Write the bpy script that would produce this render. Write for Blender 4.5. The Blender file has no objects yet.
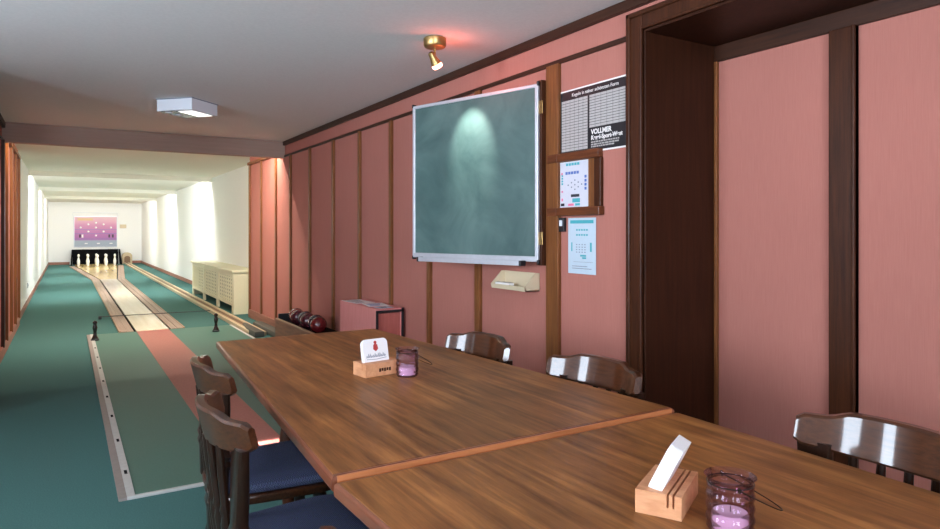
import bpy, bmesh, math, random
from mathutils import Vector, Matrix
random.seed(7)
scene = bpy.context.scene
C = scene.collection
PI = math.pi
R = math.radians

# ------------------------------------------------------------------ materials
def new_mat(name):
    m = bpy.data.materials.new(name); m.use_nodes = True
    nt = m.node_tree; b = nt.nodes['Principled BSDF']
    return m, nt, b

def srgb(r, g, b):
    f = lambda c: (c/255/12.92) if c/255 <= .04045 else ((c/255+.055)/1.055)**2.4
    return (f(r), f(g), f(b), 1)

def plain(name, col, rough=.5, metal=0, coat=0, spec=.5, emit=None, estr=0, noise=0, nscale=40):
    m, nt, b = new_mat(name)
    b.inputs['Base Color'].default_value = col
    b.inputs['Roughness'].default_value = rough
    b.inputs['Metallic'].default_value = metal
    b.inputs['Coat Weight'].default_value = coat
    b.inputs['Specular IOR Level'].default_value = spec
    if emit:
        b.inputs['Emission Color'].default_value = emit
        b.inputs['Emission Strength'].default_value = estr
    if noise:
        tc = nt.nodes.new('ShaderNodeTexCoord'); n = nt.nodes.new('ShaderNodeTexNoise')
        n.inputs['Scale'].default_value = nscale; n.inputs['Detail'].default_value = 4
        nt.links.new(tc.outputs['Object'], n.inputs['Vector'])
        cr = nt.nodes.new('ShaderNodeValToRGB')
        cr.color_ramp.elements[0].color = [c*(1-noise) for c in col[:3]]+[1]
        cr.color_ramp.elements[1].color = [min(1, c*(1+noise)) for c in col[:3]]+[1]
        cr.color_ramp.elements[0].position = .3; cr.color_ramp.elements[1].position = .7
        nt.links.new(n.outputs['Fac'], cr.inputs['Fac'])
        nt.links.new(cr.outputs['Color'], b.inputs['Base Color'])
    return m

def streak(name, c0, c1, scale=(8, 8, 1), rough=.4, coat=0, c2=None, bump=0, fine=4, spec=.5, patch=None):
    """noise stretched along one axis: wood grain and woven wallpaper; scale small along the grain."""
    m, nt, b = new_mat(name)
    L = nt.links.new
    tc = nt.nodes.new('ShaderNodeTexCoord'); mp = nt.nodes.new('ShaderNodeMapping')
    mp.inputs['Scale'].default_value = scale
    L(tc.outputs['Object'], mp.inputs['Vector'])
    n = nt.nodes.new('ShaderNodeTexNoise'); n.inputs['Scale'].default_value = 1; n.inputs['Detail'].default_value = fine
    n.inputs['Roughness'].default_value = .65; n.inputs['Distortion'].default_value = .3
    L(mp.outputs['Vector'], n.inputs['Vector'])
    cr = nt.nodes.new('ShaderNodeValToRGB')
    e = cr.color_ramp.elements
    e[0].position = .3; e[0].color = c0; e[1].position = .7; e[1].color = c1
    if c2:
        k = e.new(.52); k.color = c2
    L(n.outputs['Fac'], cr.inputs['Fac'])
    out = cr.outputs['Color']
    if patch:
        n2 = nt.nodes.new('ShaderNodeTexNoise'); n2.inputs['Scale'].default_value = patch[0]; n2.inputs['Detail'].default_value = 3
        L(tc.outputs['Object'], n2.inputs['Vector'])
        mr = nt.nodes.new('ShaderNodeMapRange'); mr.inputs[1].default_value = .35; mr.inputs[2].default_value = .65
        mr.inputs[3].default_value = 1-patch[1]; mr.inputs[4].default_value = 1+patch[1]
        L(n2.outputs['Fac'], mr.inputs[0])
        mx = nt.nodes.new('ShaderNodeVectorMath'); mx.operation = 'SCALE'
        L(out, mx.inputs[0]); L(mr.outputs[0], mx.inputs['Scale'])
        out = mx.outputs[0]
    L(out, b.inputs['Base Color'])
    b.inputs['Roughness'].default_value = rough
    b.inputs['Coat Weight'].default_value = coat
    b.inputs['Coat Roughness'].default_value = .07
    b.inputs['Specular IOR Level'].default_value = spec
    if bump:
        bp = nt.nodes.new('ShaderNodeBump'); bp.inputs['Strength'].default_value = bump; bp.inputs['Distance'].default_value = .002
        L(n.outputs['Fac'], bp.inputs['Height']); L(bp.outputs['Normal'], b.inputs['Normal'])
    return m

M = {}
M['plaster'] = plain('ceiling plaster', srgb(232, 228, 226), .9, noise=.03, nscale=60)
M['alley_ceiling'] = plain('cream ceiling paint', srgb(236, 234, 222), .9, noise=.02)
M['white_wall'] = plain('white wall paint', srgb(246, 246, 243), .9, noise=.02, nscale=30)
M['room_wall'] = plain('pale wall paint', srgb(205, 180, 172), .9, noise=.02)
M['pink'] = streak('woven salmon wallpaper', srgb(170, 107, 95), srgb(179, 116, 103), (420, 420, 8), .8, bump=.03, patch=(1.5, .03), spec=.25)
M['pink_far'] = M['pink']
M['cab_pink'] = streak('pink laminate', srgb(205, 122, 118), srgb(216, 138, 134), (60, 60, 4), .55)
M['cab_red'] = streak('red wood laminate', srgb(172, 90, 80), srgb(192, 106, 96), (60, 60, 3), .5)
M['wood_dark'] = streak('dark stained wood', srgb(48, 23, 12), srgb(76, 40, 21), (60, 60, 3), .4, coat=.05, spec=.2)
M['wood_dark_h'] = streak('dark stained wood lengthwise', srgb(42, 21, 12), srgb(66, 36, 21), (60, 3, 60), .45, coat=.05, spec=.3)
M['wood_dark_x'] = streak('dark stained wood crosswise', srgb(152, 126, 112), srgb(164, 136, 122), (2, 40, 40), .6, spec=.3)
M['wood_mid'] = streak('brown batten wood', srgb(98, 56, 28), srgb(136, 84, 44), (60, 60, 3), .45, coat=.05, spec=.3)
M['wood_bar'] = streak('red brown bar wood', srgb(80, 40, 21), srgb(112, 62, 34), (60, 4, 60), .42, coat=.1, spec=.3)
M['wood_jamb'] = streak('dark jamb veneer', srgb(42, 20, 11), srgb(60, 31, 17), (40, 40, 2.5), .45, spec=.15)
M['wood_table'] = streak('table top veneer', srgb(96, 58, 29), srgb(174, 117, 64), (34, 2.4, 34), .38, c2=srgb(140, 90, 48), fine=8, spec=.25, patch=(3.0, .2))
M['wood_edge'] = streak('red brown table edging', srgb(104, 54, 36), srgb(136, 78, 52), (30, 3, 30), .28, coat=.5)
M['wood_seam'] = streak('orange table edging', srgb(172, 104, 62), srgb(196, 126, 80), (3, 30, 30), .35)
M['wood_chair'] = streak('dark polished chair wood', srgb(50, 25, 13), srgb(80, 45, 23), (110, 5, 110), .3, coat=.75, spec=.15)
M['wood_chair_up'] = streak('dark polished chair wood upright', srgb(30, 15, 9), srgb(44, 24, 13), (110, 110, 6), .3, coat=.5, spec=.2)
M['wood_block'] = streak('pale beech', srgb(190, 130, 90), srgb(216, 160, 118), (14, 60, 60), .5)
M['wood_tray'] = streak('brown tray wood', srgb(104, 64, 44), srgb(140, 92, 66), (40, 4, 40), .45)
M['tray_edge'] = plain('pale tray lipping', srgb(176, 150, 120), .5)
M['carpet'] = plain('teal carpet', srgb(78, 118, 113), .95, spec=.1, noise=.15, nscale=160)
M['mat'] = plain('green rubber mat', srgb(78, 116, 102), .55, spec=.35, noise=.08, nscale=90)
M['mat_red'] = plain('red runner strip', srgb(172, 112, 100), .6, spec=.3, noise=.08, nscale=60)
M['mat_edge'] = plain('pale metal edging', srgb(196, 196, 190), .5, noise=.05)
M['grey_edge'] = plain('grey edging', srgb(150, 140, 132), .6, noise=.05)
M['lane'] = streak('pale lane board', srgb(220, 205, 170), srgb(236, 224, 192), (12, .6, 12), .22, coat=.3)
M['pin_deck'] = streak('yellow pin deck', srgb(205, 176, 110), srgb(228, 202, 140), (12, 1, 12), .25, coat=.3)
M['gutter'] = streak('grey brown gutter board', srgb(150, 124, 108), srgb(180, 156, 138), (40, 1, 40), .5)
M['gutter_edge'] = plain('tan gutter lipping', srgb(170, 140, 112), .5)
M['black'] = plain('black', (.006, .006, .007, 1), .9, spec=.1, noise=.2)
M['black_gloss'] = plain('black lacquer', (.012, .010, .010, 1), .25, coat=.4)
M['track'] = streak('tan track wood', srgb(190, 168, 132), srgb(214, 194, 160), (30, 1, 30), .5)
M['track_mid'] = plain('brown track channel', srgb(128, 98, 72), .6, noise=.08)
M['grey_rubber'] = plain('dark grey rubber', srgb(84, 84, 74), .6, noise=.1)
M['cream'] = plain('cream lacquer', srgb(226, 220, 186), .45, noise=.02)
M['radiator'] = plain('radiator enamel darkened as interior shade', srgb(112, 106, 78), .6)  # colour darkened to give the shade inside the cover behind the lattice
M['base'] = streak('red brown skirting', srgb(140, 88, 70), srgb(170, 112, 92), (40, 2, 40), .5)
M['pin'] = plain('white pin plastic', srgb(240, 238, 228), .25, coat=.3)
M['pin_red'] = plain('pin band', srgb(196, 190, 178), .3)
M['ball_red'] = plain('dark red ball', srgb(100, 24, 28), .22, coat=.6, noise=.35, nscale=30)
M['ball_blue'] = plain('dark blue ball', srgb(34, 36, 58), .22, coat=.6, noise=.4, nscale=30)
M['ball_brown'] = plain('maroon ball', srgb(72, 28, 36), .22, coat=.6, noise=.4, nscale=30)
M['alu'] = plain('aluminium', srgb(205, 208, 215), .38, metal=.55, noise=.03)
M['black_plastic'] = plain('black plastic', srgb(28, 28, 32), .45)
M['steel'] = plain('steel', srgb(160, 160, 165), .3, metal=1)
M['brass'] = plain('brass', srgb(168, 138, 88), .35, metal=.9, noise=.05)
M['wire'] = plain('dark wire', srgb(36, 28, 26), .4, metal=.6)
M['white_plastic'] = plain('white plastic', srgb(226, 228, 234), .4)
M['lens'] = plain('lit lamp lens', (1, 1, 1, 1), .4, emit=(1, .97, .93, 1), estr=1.4)
M['lens_dim'] = plain('grey reflector', srgb(120, 124, 132), .25, metal=.7)
M['bulb'] = plain('lit red reflector bulb', (1, .6, .5, 1), .4, emit=(1, .34, .24, 1), estr=9)
M['bulb_core'] = plain('lit bulb core', (1, .9, .85, 1), .4, emit=(1, .85, .75, 1), estr=40)
M['tube'] = plain('lit fluorescent tube', (1, 1, 1, 1), .4, emit=(1, .96, .86, 1), estr=6)
M['paper'] = plain('white paper', srgb(206, 206, 216), .8, noise=.02)
M['paper_blue'] = plain('pale blue paper', srgb(190, 206, 218), .8, noise=.02)
M['teal_ink'] = plain('teal ink', srgb(72, 168, 178), .8)
M['blue_ink'] = plain('blue ink', srgb(84, 112, 178), .8)
M['pink_ink'] = plain('pink ink', srgb(224, 120, 150), .8)
M['black_ink'] = plain('black ink', srgb(34, 34, 44), .7)
M['grey_ink'] = plain('grey ink', srgb(120, 128, 142), .8)
M['red_ink'] = plain('red ink', srgb(176, 58, 56), .7)
M['white_ink'] = plain('white ink', srgb(236, 232, 228), .7)
M['poster_cell'] = plain('grey white cells', srgb(176, 170, 166), .7)
M['tray_plastic'] = plain('beige plastic', srgb(214, 196, 164), .45)
M['wax'] = plain('pink white wax', srgb(222, 198, 210), .5)
M['card'] = plain('white card', srgb(238, 236, 236), .7)
M['cushion'] = None

def cushion_mat():
    m, nt, b = new_mat('blue woven seat cloth'); L = nt.links.new
    tc = nt.nodes.new('ShaderNodeTexCoord'); ck = nt.nodes.new('ShaderNodeTexChecker'); ck.inputs['Scale'].default_value = 260
    ck.inputs['Color1'].default_value = srgb(52, 58, 86); ck.inputs['Color2'].default_value = srgb(92, 100, 128)
    n = nt.nodes.new('ShaderNodeTexNoise'); n.inputs['Scale'].default_value = 120
    mx = nt.nodes.new('ShaderNodeMix'); mx.data_type = 'RGBA'; mx.blend_type = 'MULTIPLY'; mx.inputs[0].default_value = .4
    L(tc.outputs['Object'], ck.inputs['Vector']); L(tc.outputs['Object'], n.inputs['Vector'])
    L(ck.outputs['Color'], mx.inputs[6]); L(n.outputs['Color'], mx.inputs[7]); L(mx.outputs[2], b.inputs['Base Color'])
    b.inputs['Roughness'].default_value = .9; b.inputs['Specular IOR Level'].default_value = .15
    return m
M['cushion'] = cushion_mat()

def chalk_mat():
    m, nt, b = new_mat('green chalkboard with smears'); L = nt.links.new
    tc = nt.nodes.new('ShaderNodeTexCoord'); n = nt.nodes.new('ShaderNodeTexNoise')
    n.inputs['Scale'].default_value = 3.2; n.inputs['Detail'].default_value = 7; n.inputs['Distortion'].default_value = .6; n.inputs['Roughness'].default_value = .62
    cr = nt.nodes.new('ShaderNodeValToRGB'); e = cr.color_ramp.elements
    e[0].position = .3; e[0].color = srgb(50, 78, 76); e[1].position = .85; e[1].color = srgb(92, 118, 114)
    L(tc.outputs['Object'], n.inputs['Vector']); L(n.outputs['Fac'], cr.inputs['Fac']); L(cr.outputs['Color'], b.inputs['Base Color'])
    b.inputs['Roughness'].default_value = .5
    return m
M['chalk'] = chalk_mat()

def glass_mat(name, col, rough=.03, ior=1.3, mixf=.55):
    m = bpy.data.materials.new(name); m.use_nodes = True; nt = m.node_tree; nt.nodes.clear(); L = nt.links.new
    o = nt.nodes.new('ShaderNodeOutputMaterial'); t = nt.nodes.new('ShaderNodeBsdfTransparent'); g = nt.nodes.new('ShaderNodeBsdfGlossy')
    t.inputs['Color'].default_value = col; g.inputs['Roughness'].default_value = rough
    fr = nt.nodes.new('ShaderNodeLayerWeight'); fr.inputs['Blend'].default_value = mixf*.5
    mr = nt.nodes.new('ShaderNodeMath'); mr.operation = 'MULTIPLY'; mr.inputs[1].default_value = .75
    mx = nt.nodes.new('ShaderNodeMixShader')
    L(fr.outputs['Fresnel'], mr.inputs[0]); L(mr.outputs[0], mx.inputs[0]); L(t.outputs[0], mx.inputs[1]); L(g.outputs[0], mx.inputs[2]); L(mx.outputs[0], o.inputs['Surface'])
    return m
M['pane'] = glass_mat('window glass', (.95, .97, 1, 1), .0, mixf=.3)
M['purple_glass'] = glass_mat('purple glass', (.92, .83, .90, 1), .06, mixf=.5)

def screen_mat():
    m, nt, b = new_mat('pink and violet score board print'); L = nt.links.new
    tc = nt.nodes.new('ShaderNodeTexCoord'); sp = nt.nodes.new('ShaderNodeSeparateXYZ')
    L(tc.outputs['Generated'], sp.inputs[0])
    cr = nt.nodes.new('ShaderNodeValToRGB'); e = cr.color_ramp.elements
    e[0].position = 0; e[0].color = srgb(150, 160, 178); e[1].position = 1; e[1].color = srgb(214, 170, 176)
    for p, c in ((.20, srgb(150, 162, 178)), (.23, srgb(160, 92, 160)), (.45, srgb(176, 100, 160)), (.72, srgb(200, 128, 166)), (.86, srgb(214, 158, 178))):
        k = e.new(p); k.color = c
    n = nt.nodes.new('ShaderNodeTexNoise'); n.inputs['Scale'].default_value = 4
    L(tc.outputs['Object'], n.inputs['Vector'])
    L(sp.outputs['Z'], cr.inputs['Fac']); L(cr.outputs['Color'], b.inputs['Base Color'])
    b.inputs['Roughness'].default_value = .4
    return m
M['screen'] = screen_mat()

# ------------------------------------------------------------------ mesh helpers
def BM(): return bmesh.new()

def merge(bm, tmp):
    me = bpy.data.meshes.new('t'); tmp.to_mesh(me); tmp.free(); bm.from_mesh(me); bpy.data.meshes.remove(me)

def box(bm, x0, x1, y0, y1, z0, z1, bev=0, mat=None, seg=2):
    t = bmesh.new()
    vs = [t.verts.new((x, y, z)) for x in (x0, x1) for y in (y0, y1) for z in (z0, z1)]
    for f in ((0, 1, 3, 2), (4, 6, 7, 5), (0, 4, 5, 1), (2, 3, 7, 6), (0, 2, 6, 4), (1, 5, 7, 3)):
        t.faces.new([vs[i] for i in f])
    if bev: bmesh.ops.bevel(t, geom=list(t.edges), offset=bev, segments=seg, affect='EDGES', profile=.5)
    if mat is not None: bmesh.ops.transform(t, matrix=mat, verts=t.verts)
    bmesh.ops.recalc_face_normals(t, faces=t.faces)
    merge(bm, t); return bm

def prism(bm, poly, z0, z1, bev=0, seg=2, mat=None, only_top=False):
    """extrude an xy polygon from z0 to z1"""
    t = bmesh.new()
    a = [t.verts.new((x, y, z0)) for x, y in poly]; b = [t.verts.new((x, y, z1)) for x, y in poly]
    n = len(poly)
    t.faces.new(a[::-1]); t.faces.new(b)
    for i in range(n): t.faces.new((a[i], a[(i+1) % n], b[(i+1) % n], b[i]))
    bmesh.ops.recalc_face_normals(t, faces=t.faces)
    if bev:
        es = [e for e in t.edges if abs(e.verts[0].co.z-e.verts[1].co.z) < 1e-6]
        bmesh.ops.bevel(t, geom=es, offset=bev, segments=seg, affect='EDGES', profile=.5)
    if mat is not None: bmesh.ops.transform(t, matrix=mat, verts=t.verts)
    merge(bm, t); return bm

def loft(bm, rings, caps=True, closed=False):
    t = bmesh.new()
    V = [[t.verts.new(p) for p in r] for r in rings]
    n = len(rings[0]); k = len(rings)
    for i in range(k if closed else k-1):
        A, B = V[i], V[(i+1) % k]
        for j in range(n): t.faces.new((A[j], A[(j+1) % n], B[(j+1) % n], B[j]))
    if caps and not closed: t.faces.new(V[0][::-1]); t.faces.new(V[-1])
    bmesh.ops.recalc_face_normals(t, faces=t.faces)
    merge(bm, t); return bm

def tube(bm, pts, r, n=10, closed=False):
    pts = [Vector(p) for p in pts]; rs = r if isinstance(r, (list, tuple)) else [r]*len(pts)
    rings = []; up = None
    for i, p in enumerate(pts):
        a = pts[i-1] if (i or closed) else p; b = pts[(i+1) % len(pts)] if (i < len(pts)-1 or closed) else p
        d = (b-a).normalized()
        if up is None: up = Vector((0, 0, 1)) if abs(d.z) < .9 else Vector((1, 0, 0))
        u = d.cross(up).normalized(); v = u.cross(d).normalized(); up = v
        rings.append([p + u*math.cos(2*PI*j/n)*rs[i] + v*math.sin(2*PI*j/n)*rs[i] for j in range(n)])
    return loft(bm, rings, True, closed)

def lathe(bm, prof, c=(0, 0, 0), n=24, caps=True, axis=None):
    """prof: (radius, height) pairs along axis from c"""
    c = Vector(c); ax = Vector(axis).normalized() if axis else Vector((0, 0, 1))
    u = ax.orthogonal().normalized() if axis else Vector((1, 0, 0)); v = ax.cross(u)
    rings = [[c + ax*h + (u*math.cos(2*PI*j/n) + v*math.sin(2*PI*j/n))*max(r, 1e-4) for j in range(n)] for r, h in prof]
    return loft(bm, rings, caps)

def obj(name, bm, mat, parent=None, smooth=False, sharp=32):
    me = bpy.data.meshes.new(name); bm.to_mesh(me); bm.free()
    o = bpy.data.objects.new(name, me); C.objects.link(o)
    me.materials.append(mat)
    if smooth:
        for p in me.polygons: p.use_smooth = True
        try: me.set_sharp_from_angle(angle=R(sharp))
        except Exception: pass
    if parent is not None: o.parent = parent
    return o

def tag(o, label, cat, group=None):
    o['label'] = label; o['category'] = cat
    if group: o['group'] = group
    return o

def thing(name, label, cat, loc=(0, 0, 0), rotz=0, group=None):
    o = bpy.data.objects.new(name, None); C.objects.link(o)
    o.location = loc; o.rotation_euler = (0, 0, rotz)
    return tag(o, label, cat, group)

def struct(name, bm, mat, parent=None, smooth=False, label=None):
    o = obj(name, bm, mat, parent, smooth)
    if parent is None: o['kind'] = 'structure'
    if label: o['label'] = label
    return o

def dup(root, loc, rotz, label, group=None):
    r = root.copy(); C.objects.link(r); r.location = loc; r.rotation_euler = (0, 0, rotz); r['label'] = label
    if group: r['group'] = group
    for ch in list(root.children):
        c = ch.copy(); C.objects.link(c); c.parent = r
        for g in list(ch.children):
            d = g.copy(); C.objects.link(d); d.parent = c
    return r

def text_mesh(name, body, size, mat, parent, mtx, align='LEFT', shear=0, bold=0):
    cu = bpy.data.curves.new(name, 'FONT'); cu.body = body; cu.size = size; cu.align_x = align; cu.shear = shear
    cu.offset = bold; cu.extrude = .0004
    t = bpy.data.objects.new(name+'_curve', cu); C.objects.link(t)
    bpy.context.view_layer.update()
    me = bpy.data.meshes.new_from_object(t.evaluated_get(bpy.context.evaluated_depsgraph_get()))
    bpy.data.objects.remove(t)
    me.transform(mtx); me.materials.clear(); me.materials.append(mat); me.name = name
    o = bpy.data.objects.new(name, me); C.objects.link(o)
    if parent is not None: o.parent = parent
    return o

# ------------------------------------------------------------------ key dimensions (metres; camera above the origin)
W = 2.275          # right wall face
LX = -.55          # left wall of the alley
HC = 2.34          # ceiling of the room
YB = 8.05          # front of the beam
YE = 28.7          # end wall
AX = 2.50          # white right wall of the alley
HA = 2.32          # alley ceiling
REC = 2.745        # back of the recess
RY = 2.165         # jamb of the recess
WX = -2.6          # window wall

# ------------------------------------------------------------------ setting
bm = BM(); box(bm, WX-.25, 3.1, -3.2, YE+.2, -.12, 0); fl = struct('floor', bm, M['carpet'])
bm = BM(); box(bm, WX-.25, 3.1, -3.2, YB+.1, HC, HC+.15); struct('ceiling', bm, M['plaster'])
bm = BM(); box(bm, LX-.2, AX+.2, YB+.1, YE+.2, HA, HA+.17); struct('ceiling', bm, M['alley_ceiling'])
# right wall of the room, with the recess
bm = BM(); box(bm, W, W+.5, RY+.0, 9.85, 0, HC+.02); struct('wall_right', bm, M['pink'])
bm = BM(); box(bm, W, W+.5, -3.2, -.9, 0, HC+.02); struct('wall_right', bm, M['pink'])
bm = BM(); box(bm, W, W+.5, -.9, RY, 2.175, HC+.02); struct('wall_right', bm, M['pink'])
bm = BM(); box(bm, REC, REC+.15, -.9, RY+.01, 0, 2.2); struct('wall_recess', bm, M['pink'])
bm = BM(); box(bm, AX, AX+.2, 9.8, YE+.2, 0, HA+.02); struct('wall_alley_right', bm, M['white_wall'])
bm = BM(); box(bm, LX-.2, AX+.2, YE, YE+.2, 0, HA+.02); struct('wall_end', bm, M['white_wall'])
bm = BM(); box(bm, LX-.2, LX-.02, 10.6, YE+.2, 0, HA+.02); struct('wall_alley_left', bm, M['white_wall'])
bm = BM(); box(bm, LX-.2, LX, 5.3, 10.6, 0, HC+.02); struct('wall_left', bm, M['pink'])
bm = BM(); box(bm, WX-.25, LX-.2, 5.3, 5.5, 0, HC+.02); struct('wall_return', bm, M['room_wall'])
# window wall with four openings
WIN = [(.1, 1.0), (2.1, 3.0), (3.84, 4.0)]
BWIN = [(-2.5, -1.3), (-.7, .5)]      # unseen windows behind the camera, added as fill for beam and ceiling
Z0, Z1 = .92, 2.24
bm = BM()
box(bm, WX-.25, WX, -3.0, 5.3, 0, Z0); box(bm, WX-.25, WX, -3.0, 5.3, Z1, HC+.02)
ys = [-3.0] + [v for w in WIN for v in w] + [5.3]
for i in range(0, len(ys), 2): box(bm, WX-.25, WX, ys[i], ys[i+1], Z0, Z1)
struct('wall_window', bm, M['room_wall'])
for i, (a, b) in enumerate(WIN):
    bm = BM(); xo = WX-.16
    box(bm, xo-.03, xo+.03, a, a+.06, Z0, Z1); box(bm, xo-.03, xo+.03, b-.06, b, Z0, Z1)
    box(bm, xo-.03, xo+.03, a, b, Z0, Z0+.06); box(bm, xo-.03, xo+.03, a, b, Z1-.06, Z1)
    w = struct('window_%d' % (i+1), bm, M['white_plastic'])
    bm = BM(); box(bm, xo-.004, xo+.004, a+.05, b-.05, Z0+.05, Z1-.05); obj('pane', bm, M['pane'], w)
    bm = BM(); box(bm, xo+.02, WX+.04, a-.04, b+.04, Z0-.03, Z0); obj('window_sill', bm, M['white_plastic'], w)

bm = BM()
box(bm, WX-.25, 3.1, -3.2, -3.0, 0, Z0); box(bm, WX-.25, 3.1, -3.2, -3.0, Z1, HC+.02)
xs = [WX-.25] + [v for w in BWIN for v in w] + [3.1]
for i in range(0, len(xs), 2): box(bm, xs[i], xs[i+1], -3.2, -3.0, Z0, Z1)
struct('wall_back', bm, M['room_wall'])
for i, (a, b) in enumerate(BWIN):
    bm = BM(); yo = -3.12
    box(bm, a, a+.06, yo-.03, yo+.03, Z0, Z1); box(bm, b-.06, b, yo-.03, yo+.03, Z0, Z1)
    box(bm, a, b, yo-.03, yo+.03, Z0, Z0+.06); box(bm, a, b, yo-.03, yo+.03, Z1-.06, Z1)
    box(bm, (a+b)/2-.035, (a+b)/2+.035, yo-.025, yo+.025, Z0+.05, Z1-.05)
    w = struct('window_%d' % (i+1+len(WIN)), bm, M['white_plastic'])
    bm = BM(); box(bm, a+.05, b-.05, yo-.004, yo+.004, Z0+.05, Z1-.05); obj('pane', bm, M['pane'], w)
    bm = BM(); box(bm, a-.04, b+.04, yo+.02, -2.96, Z0-.03, Z0); obj('window_sill', bm, M['white_plastic'], w)

# beam between room and alley
bm = BM(); box(bm, LX, W-.0, YB, YB+.1, 2.14, HC, .004); struct('beam', bm, M['wood_dark_x'])
# downstand steps of the alley ceiling
for y in (14.0, 19.05, 23.7):
    bm = BM(); box(bm, LX-.02, AX, y, y+.08, 2.235, HA); struct('ceiling_beam', bm, M['alley_ceiling'])

# trims: crown, rail, battens, skirting
tn = [0]
def trim(bm, mat, name=None):
    tn[0] += 1
    return struct(name or 'trim_%d' % tn[0], bm, mat)
bm = BM(); box(bm, W-.028, W, -.9, YB, HC-.05, HC, .004); trim(bm, M['wood_dark_h'])
bm = BM(); box(bm, W-.012, W, RY+.09, YB, 2.150, 2.176, .003); trim(bm, M['wood_dark_h'])
bm = BM(); box(bm, LX, LX+.03, 5.3, YB, HC-.06, HC, .004); trim(bm, M['wood_dark_h'])
bm = BM(); box(bm, LX, LX+.012, 5.3, YB, 2.150, 2.176, .003); trim(bm, M['wood_dark_h'])
# battens on the right wall: far edge of each
for y, w, m in ((2.83, .105, 'wood_mid'), (3.60, .06, 'wood_mid'), (4.27, .05, 'wood_mid'), (4.94, .045, 'wood_mid'), (5.62, .045, 'wood_mid'),
                (6.31, .045, 'wood_mid'), (7.05, .045, 'wood_mid'), (7.78, .045, 'wood_mid'), (8.42, .045, 'wood_mid'), (9.16, .045, 'wood_mid'), (9.82, .045, 'wood_mid')):
    bm = BM(); box(bm, W-.024, W, y-w/2, y+w/2, .12, 2.152 if y < YB else 2.20, .003); trim(bm, M[m])
for y in (7.98, 8.45, 9.15, 9.85, 10.55):
    bm = BM(); w = .09 if y < 8 else .05
    box(bm, LX, LX+.03, y-w/2, y+w/2, .1, 2.152 if y < YB else 2.20, .003); trim(bm, M['wood_dark'] if y < 8 else M['wood_mid'])
for X0, X1, y1 in ((W-.035, W, 9.87), (LX, LX+.035, 10.6)):
    bm = BM(); box(bm, X0, X1, YB+.1, y1, 2.20, 2.24, .004); trim(bm, M['wood_mid'])
# skirting
bm = BM(); box(bm, W-.022, W, RY+.1, 9.87, 0, .12, .004); struct('baseboard_right', bm, M['base'])
bm = BM(); box(bm, AX-.016, AX, 9.9, YE, 0, .09, .003); struct('baseboard_alley_right', bm, M['base'])
bm = BM(); box(bm, LX, LX+.02, 5.3, 10.6, 0, .11, .003); struct('baseboard_left', bm, M['base'])
bm = BM(); box(bm, LX-.02, LX-.004, 10.6, YE, 0, .09, .003); struct('baseboard_alley_left', bm, M['base'])
bm = BM(); box(bm, LX-.02, .1, YE-.016, YE, 0, .1, .003); box(bm, 1.75, AX, YE-.016, YE, 0, .1, .003); struct('baseboard_end', bm, M['base'])

# recess: casing, jamb, soffit, rail and post
bm = BM()
box(bm, W-.03, W, RY, RY+.095, 0, 2.262, .006); box(bm, W-.03, W, -.9, RY+.0, 2.172, 2.262, .006)
box(bm, W-.04, W, RY+.07, RY+.095, 0, 2.262, .006); box(bm, W-.04, W, -.9, RY+.095, 2.238, 2.262, .006)
box(bm, W-.036, W, RY, RY+.016, 0, 2.19, .005); box(bm, W-.036, W, -.9, RY+.0, 2.172, 2.188, .005)
trim(bm, M['wood_dark'])
bm = BM(); box(bm, W-.02, REC, RY-.012, RY+.0, 0, 2.172, .002); trim(bm, M['wood_jamb'])
bm = BM(); box(bm, W-.02, REC, -.9, RY-.012, 2.160, 2.176, .002); trim(bm, M['wood_jamb'])
bm = BM(); box(bm, REC-.018, REC, -.9, RY-.012, 2.082, 2.161, .004); trim(bm, M['wood_dark_h'])
bm = BM(); box(bm, REC-.03, REC, 1.462, 1.572, 0, 2.085, .005); box(bm, REC-.036, REC, 1.462, 1.476, 0, 2.085, .004); trim(bm, M['wood_dark'])
bm = BM(); box(bm, REC-.03, REC, .4, .51, 0, 2.085, .005); trim(bm, M['wood_dark'])
bm = BM(); box(bm, REC-.02, REC, RY-.03, RY-.012, 0, 2.085, .004); trim(bm, M['wood_mid'])
bm = BM(); box(bm, REC-.02, REC, -.9, RY-.012, 0, .12, .004); struct('baseboard_recess', bm, M['wood_dark_h'])

# ------------------------------------------------------------------ skittle lane
lane = thing('skittle_lane', 'long cream skittle lane with brown gutter boards, widening towards the pins', 'bowling lane', (0, 0, 0))
xl, xr, y0, y1, y2 = .735, 1.100, 9.08, 19.2, 27.0
wl, wr = .27, 1.57
bm = BM(); prism(bm, [(xl, y0), (xr, y0), (xr, y1), (xl, y1)], 0, .02); obj('lane_bed', bm, M['lane'], lane)
bm = BM(); prism(bm, [(xl, y1), (xr, y1), (wr, y2), (wr, 28.3), (wl, 28.3), (wl, y2)], 0, .02); obj('pin_deck', bm, M['pin_deck'], lane)
def side_path(s):   # inner edge of the gutter on side s
    return [(xl, y0), (xl, y1), (wl, y2)] if s < 0 else [(xr, y0), (xr, y1), (wr, y2)]
for s in (-1, 1):
    P = side_path(s)
    def strip(d0, d1, z0, z1, P=P, s=s):
        t = BM(); q = [(x+s*d0, y) for x, y in P] + [(x+s*d1, y) for x, y in reversed(P)]
        return prism(t, q, z0, z1)
    obj('groove', strip(.0, .028, 0, .004), M['black'], lane)
    obj('gutter_board', strip(.028, .10, 0, .016), M['gutter'], lane)
    obj('gutter_board', strip(.104, .172, 0, .020), M['gutter'], lane)
    obj('gutter_lipping', strip(.172, .19, 0, .026), M['gutter_edge'], lane)
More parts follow.
